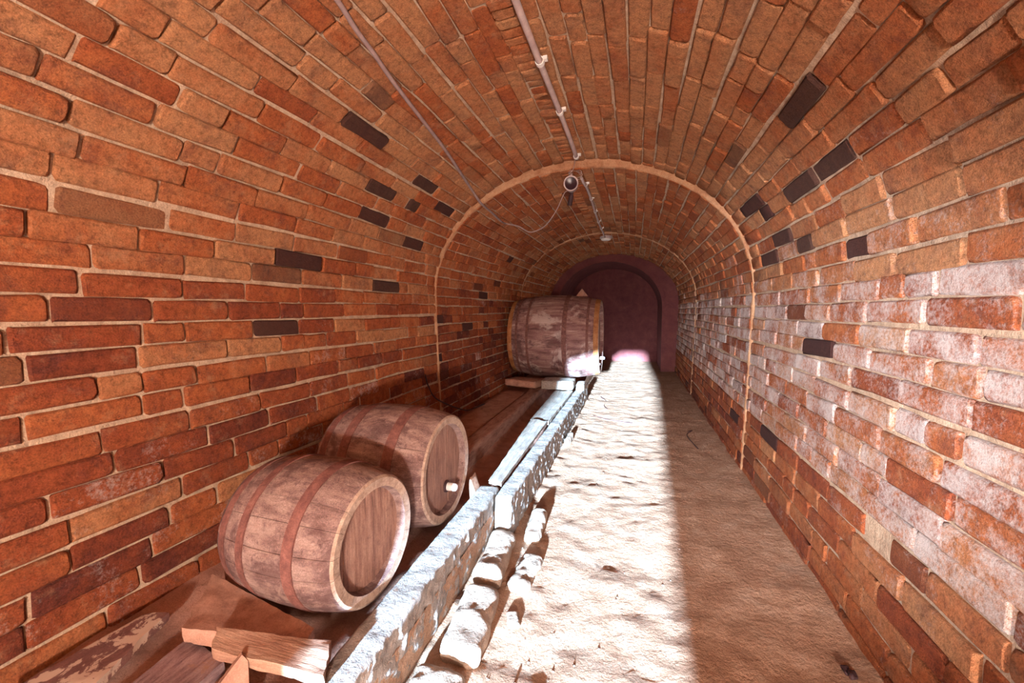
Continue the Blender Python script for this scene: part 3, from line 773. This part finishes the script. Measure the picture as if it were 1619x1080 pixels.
# round ceiling box
zb = crown('far', PX)
root = empty('ceiling_box', (PX + 0.01, 5.55 * H, zb), 'round white junction box at the end of the thin conduit', 'junction box')
def lathe_z(prof, n=20):
    V, Fc = lathe_x(prof, n); return [(b, c, a) for a, b, c in V], [f[::-1] for f in Fc]
V, Fc = lathe_z([(0.01, 0.085), (-0.03, 0.085), (-0.036, 0.078)], 24); obj('base', mesh_from('base', V, Fc), M['pipe'], root)
V, Fc = lathe_z([(-0.034, 0.07), (-0.052, 0.066), (-0.06, 0.05), (-0.062, 0.001)], 24); obj('cover', mesh_from('cover', V, Fc), M['white'], root)

# dead spotlight hanging under the step, with its coil of wire
zl = crown('mid', PX - 0.05)
LP = Vector((-0.428 * H, 2.98 * H, 1.85 * H - 0.005))
root = empty('spot_lamp', LP, 'unlit dark-faced cylinder lamp hanging under the step of the vault', 'lamp')
prof = [(0.10, 0.001), (0.10, 0.040), (0.085, 0.048), (-0.06, 0.052), (-0.075, 0.056), (-0.080, 0.056), (-0.080, 0.048), (-0.070, 0.046)]
V, Fc = lathe_x(prof, 28); V = [(b, a, c) for a, b, c in V]
bd = obj('lamp_body', mesh_from('lamp_body', V, [f[::-1] for f in Fc]), M['pipe'], root); bd.rotation_euler = (R(8), 0, R(6)); sharp_edges(bd, 40)
V, Fc = lathe_x([(-0.070, 0.047), (-0.066, 0.03), (-0.064, 0.0008)], 28); V = [(b, a, c) for a, b, c in V]
ln = obj('lens', mesh_from('lens', V, Fc), M['lens'], root); ln.rotation_euler = (R(8), 0, R(6)); ln['label'] = 'dark round lamp face'
obj('bracket', tube_mesh([(0, 0.0, 0.045), (0.004, 0.0, zl - LP.z + 0.005)], 0.008, 8), M['pipe'], root)
cp = []
for k in range(60):
    t = k / 59 * 2 * math.pi * 2.6; rr_ = 0.045 + 0.012 * math.sin(k * 0.9)
    cp.append(Vector((0.035 + rr_ * math.cos(t) * 1.0, -0.065 + 0.0006 * k, 0.055 + rr_ * math.sin(t) * 0.8)))
obj('wire_coil', tube_mesh(cp, 0.0028, 6), M['wire'], root)
obj('feed_wire', tube_mesh(spline([(0.055, -0.20, 0.115), (0.03, -0.13, 0.07), (0.00, -0.10, 0.055), (-0.01, -0.04, 0.05)], 6), 0.0035, 6), M['wire'], root)
obj('lamp_shadow', tube_mesh(spline([(0, 0.09, 0.0), (-0.02, 0.14, -0.05), (-0.035, 0.16, -0.12)], 6), [0.014] * 6 + [0.02] * 7, 8), M['dark'], root)  # dark tail modelled in place of the lamp's shadow on the vault
# sagging cable
pts = []
for (u, v) in [(505, -40), (535, 2), (560, 42), (588, 80), (615, 120), (645, 160), (672, 195), (700, 232), (724, 268), (745, 300)]:
    p = vault_hit(u, v, 'near'); c = Vector((CX, p.y, SPRING)); pts.append(p + (c - p).normalized() * 0.016)
for (u, v) in [(757, 318), (775, 334), (790, 348)]:
    p = vault_hit(u, v, 'mid'); c = Vector((CX, p.y, SPRING)); pts.append(p + (c - p).normalized() * 0.022)
e = LP + Vector((-0.03, -0.02, -0.05))
pts += [on_y(802, 354, 3.72), on_y(820, 358, 3.70), on_y(838, 367, 3.66), on_y(858, 360, 3.6), on_y(872, 345, 3.55), on_y(882, 328, 3.50), on_y(892, 306, 3.46), e]
root = empty('cable', pts[5], 'long grey cable crossing the left side of the vault and sagging to the lamp', 'cable')
pts = [p - pts[5] for p in pts] if False else [p - root.location for p in pts]
sp_ = spline(pts, 6); rads = [0.0095 if i < 72 else 0.0075 - 0.004 * min(1, (i - 72) / 40) for i in range(len(sp_))]
obj('sheath', tube_mesh(sp_, rads, 8), M['cable'], root)

# ------------------------------------------------------------------ warm lamp and added flood behind the viewpoint
def work_lamp(loc, colr, power, radius, label, strength, spot=None):
    root = empty('bulkhead_lamp', loc, label, 'lamp', 'cellar lamps')
    V, Fc = lathe_z([(0.10, 0.001), (0.10, 0.05), (0.075, 0.055), (0.07, 0.03)], 20); obj('socket', mesh_from('socket', V, Fc), M['dark'], root)
    V, Fc = lathe_z([(0.075, 0.02), (0.05, 0.028), (0.015, 0.042), (-0.02, 0.036), (-0.035, 0.015), (-0.038, 0.001)], 20)
    obj('bulb', mesh_from('bulb', V, Fc), lamp_mat('bulb_glow', colr, strength), root)
    ld = bpy.data.lights.new('lamp_light', 'POINT'); ld.energy = power; ld.color = colr; ld.shadow_soft_size = radius
    lo = bpy.data.objects.new('lamp_light', ld); col.objects.link(lo); lo.parent = root; lo.location = (0, 0, -0.11)
    return root
WARM = (1.0, 0.88, 0.80)
work_lamp((0.45, -1.75, 0.95), WARM, 540, 0.07, 'warm bulb hanging by the entrance wall', 60)

# added cool flood, out of view, put in to brighten the right wall
fl_loc = Vector((-0.55, -0.9, 1.15)); aim = Vector((0.78, 2.7, 0.78))
root = empty('added_flood_lamp', fl_loc, 'added cool white flood lamp, unseen, brightening the right wall', 'lamp', 'cellar lamps')
root.rotation_euler = (aim - fl_loc).to_track_quat('-Z', 'Y').to_euler()
V, Fc = lathe_z([(0.10, 0.001), (0.10, 0.04), (0.0, 0.07), (0.0, 0.064), (0.02, 0.055)], 20); obj('housing', mesh_from('housing', V, Fc), M['dark'], root)
V, Fc = lathe_z([(0.02, 0.055), (0.018, 0.001)], 20); obj('glass', mesh_from('glass', V, Fc), lamp_mat('added_flood_glow', (0.85, 0.92, 1.0), 20), root)
ld = bpy.data.lights.new('added_flood_light', 'SPOT'); ld.energy = 1150; ld.color = (0.88, 0.93, 1.0); ld.spot_size = R(40); ld.spot_blend = 0.9; ld.shadow_soft_size = 0.04
lo = bpy.data.objects.new('added_flood_light', ld); col.objects.link(lo); lo.parent = root; lo.location = (0, 0, -0.01)
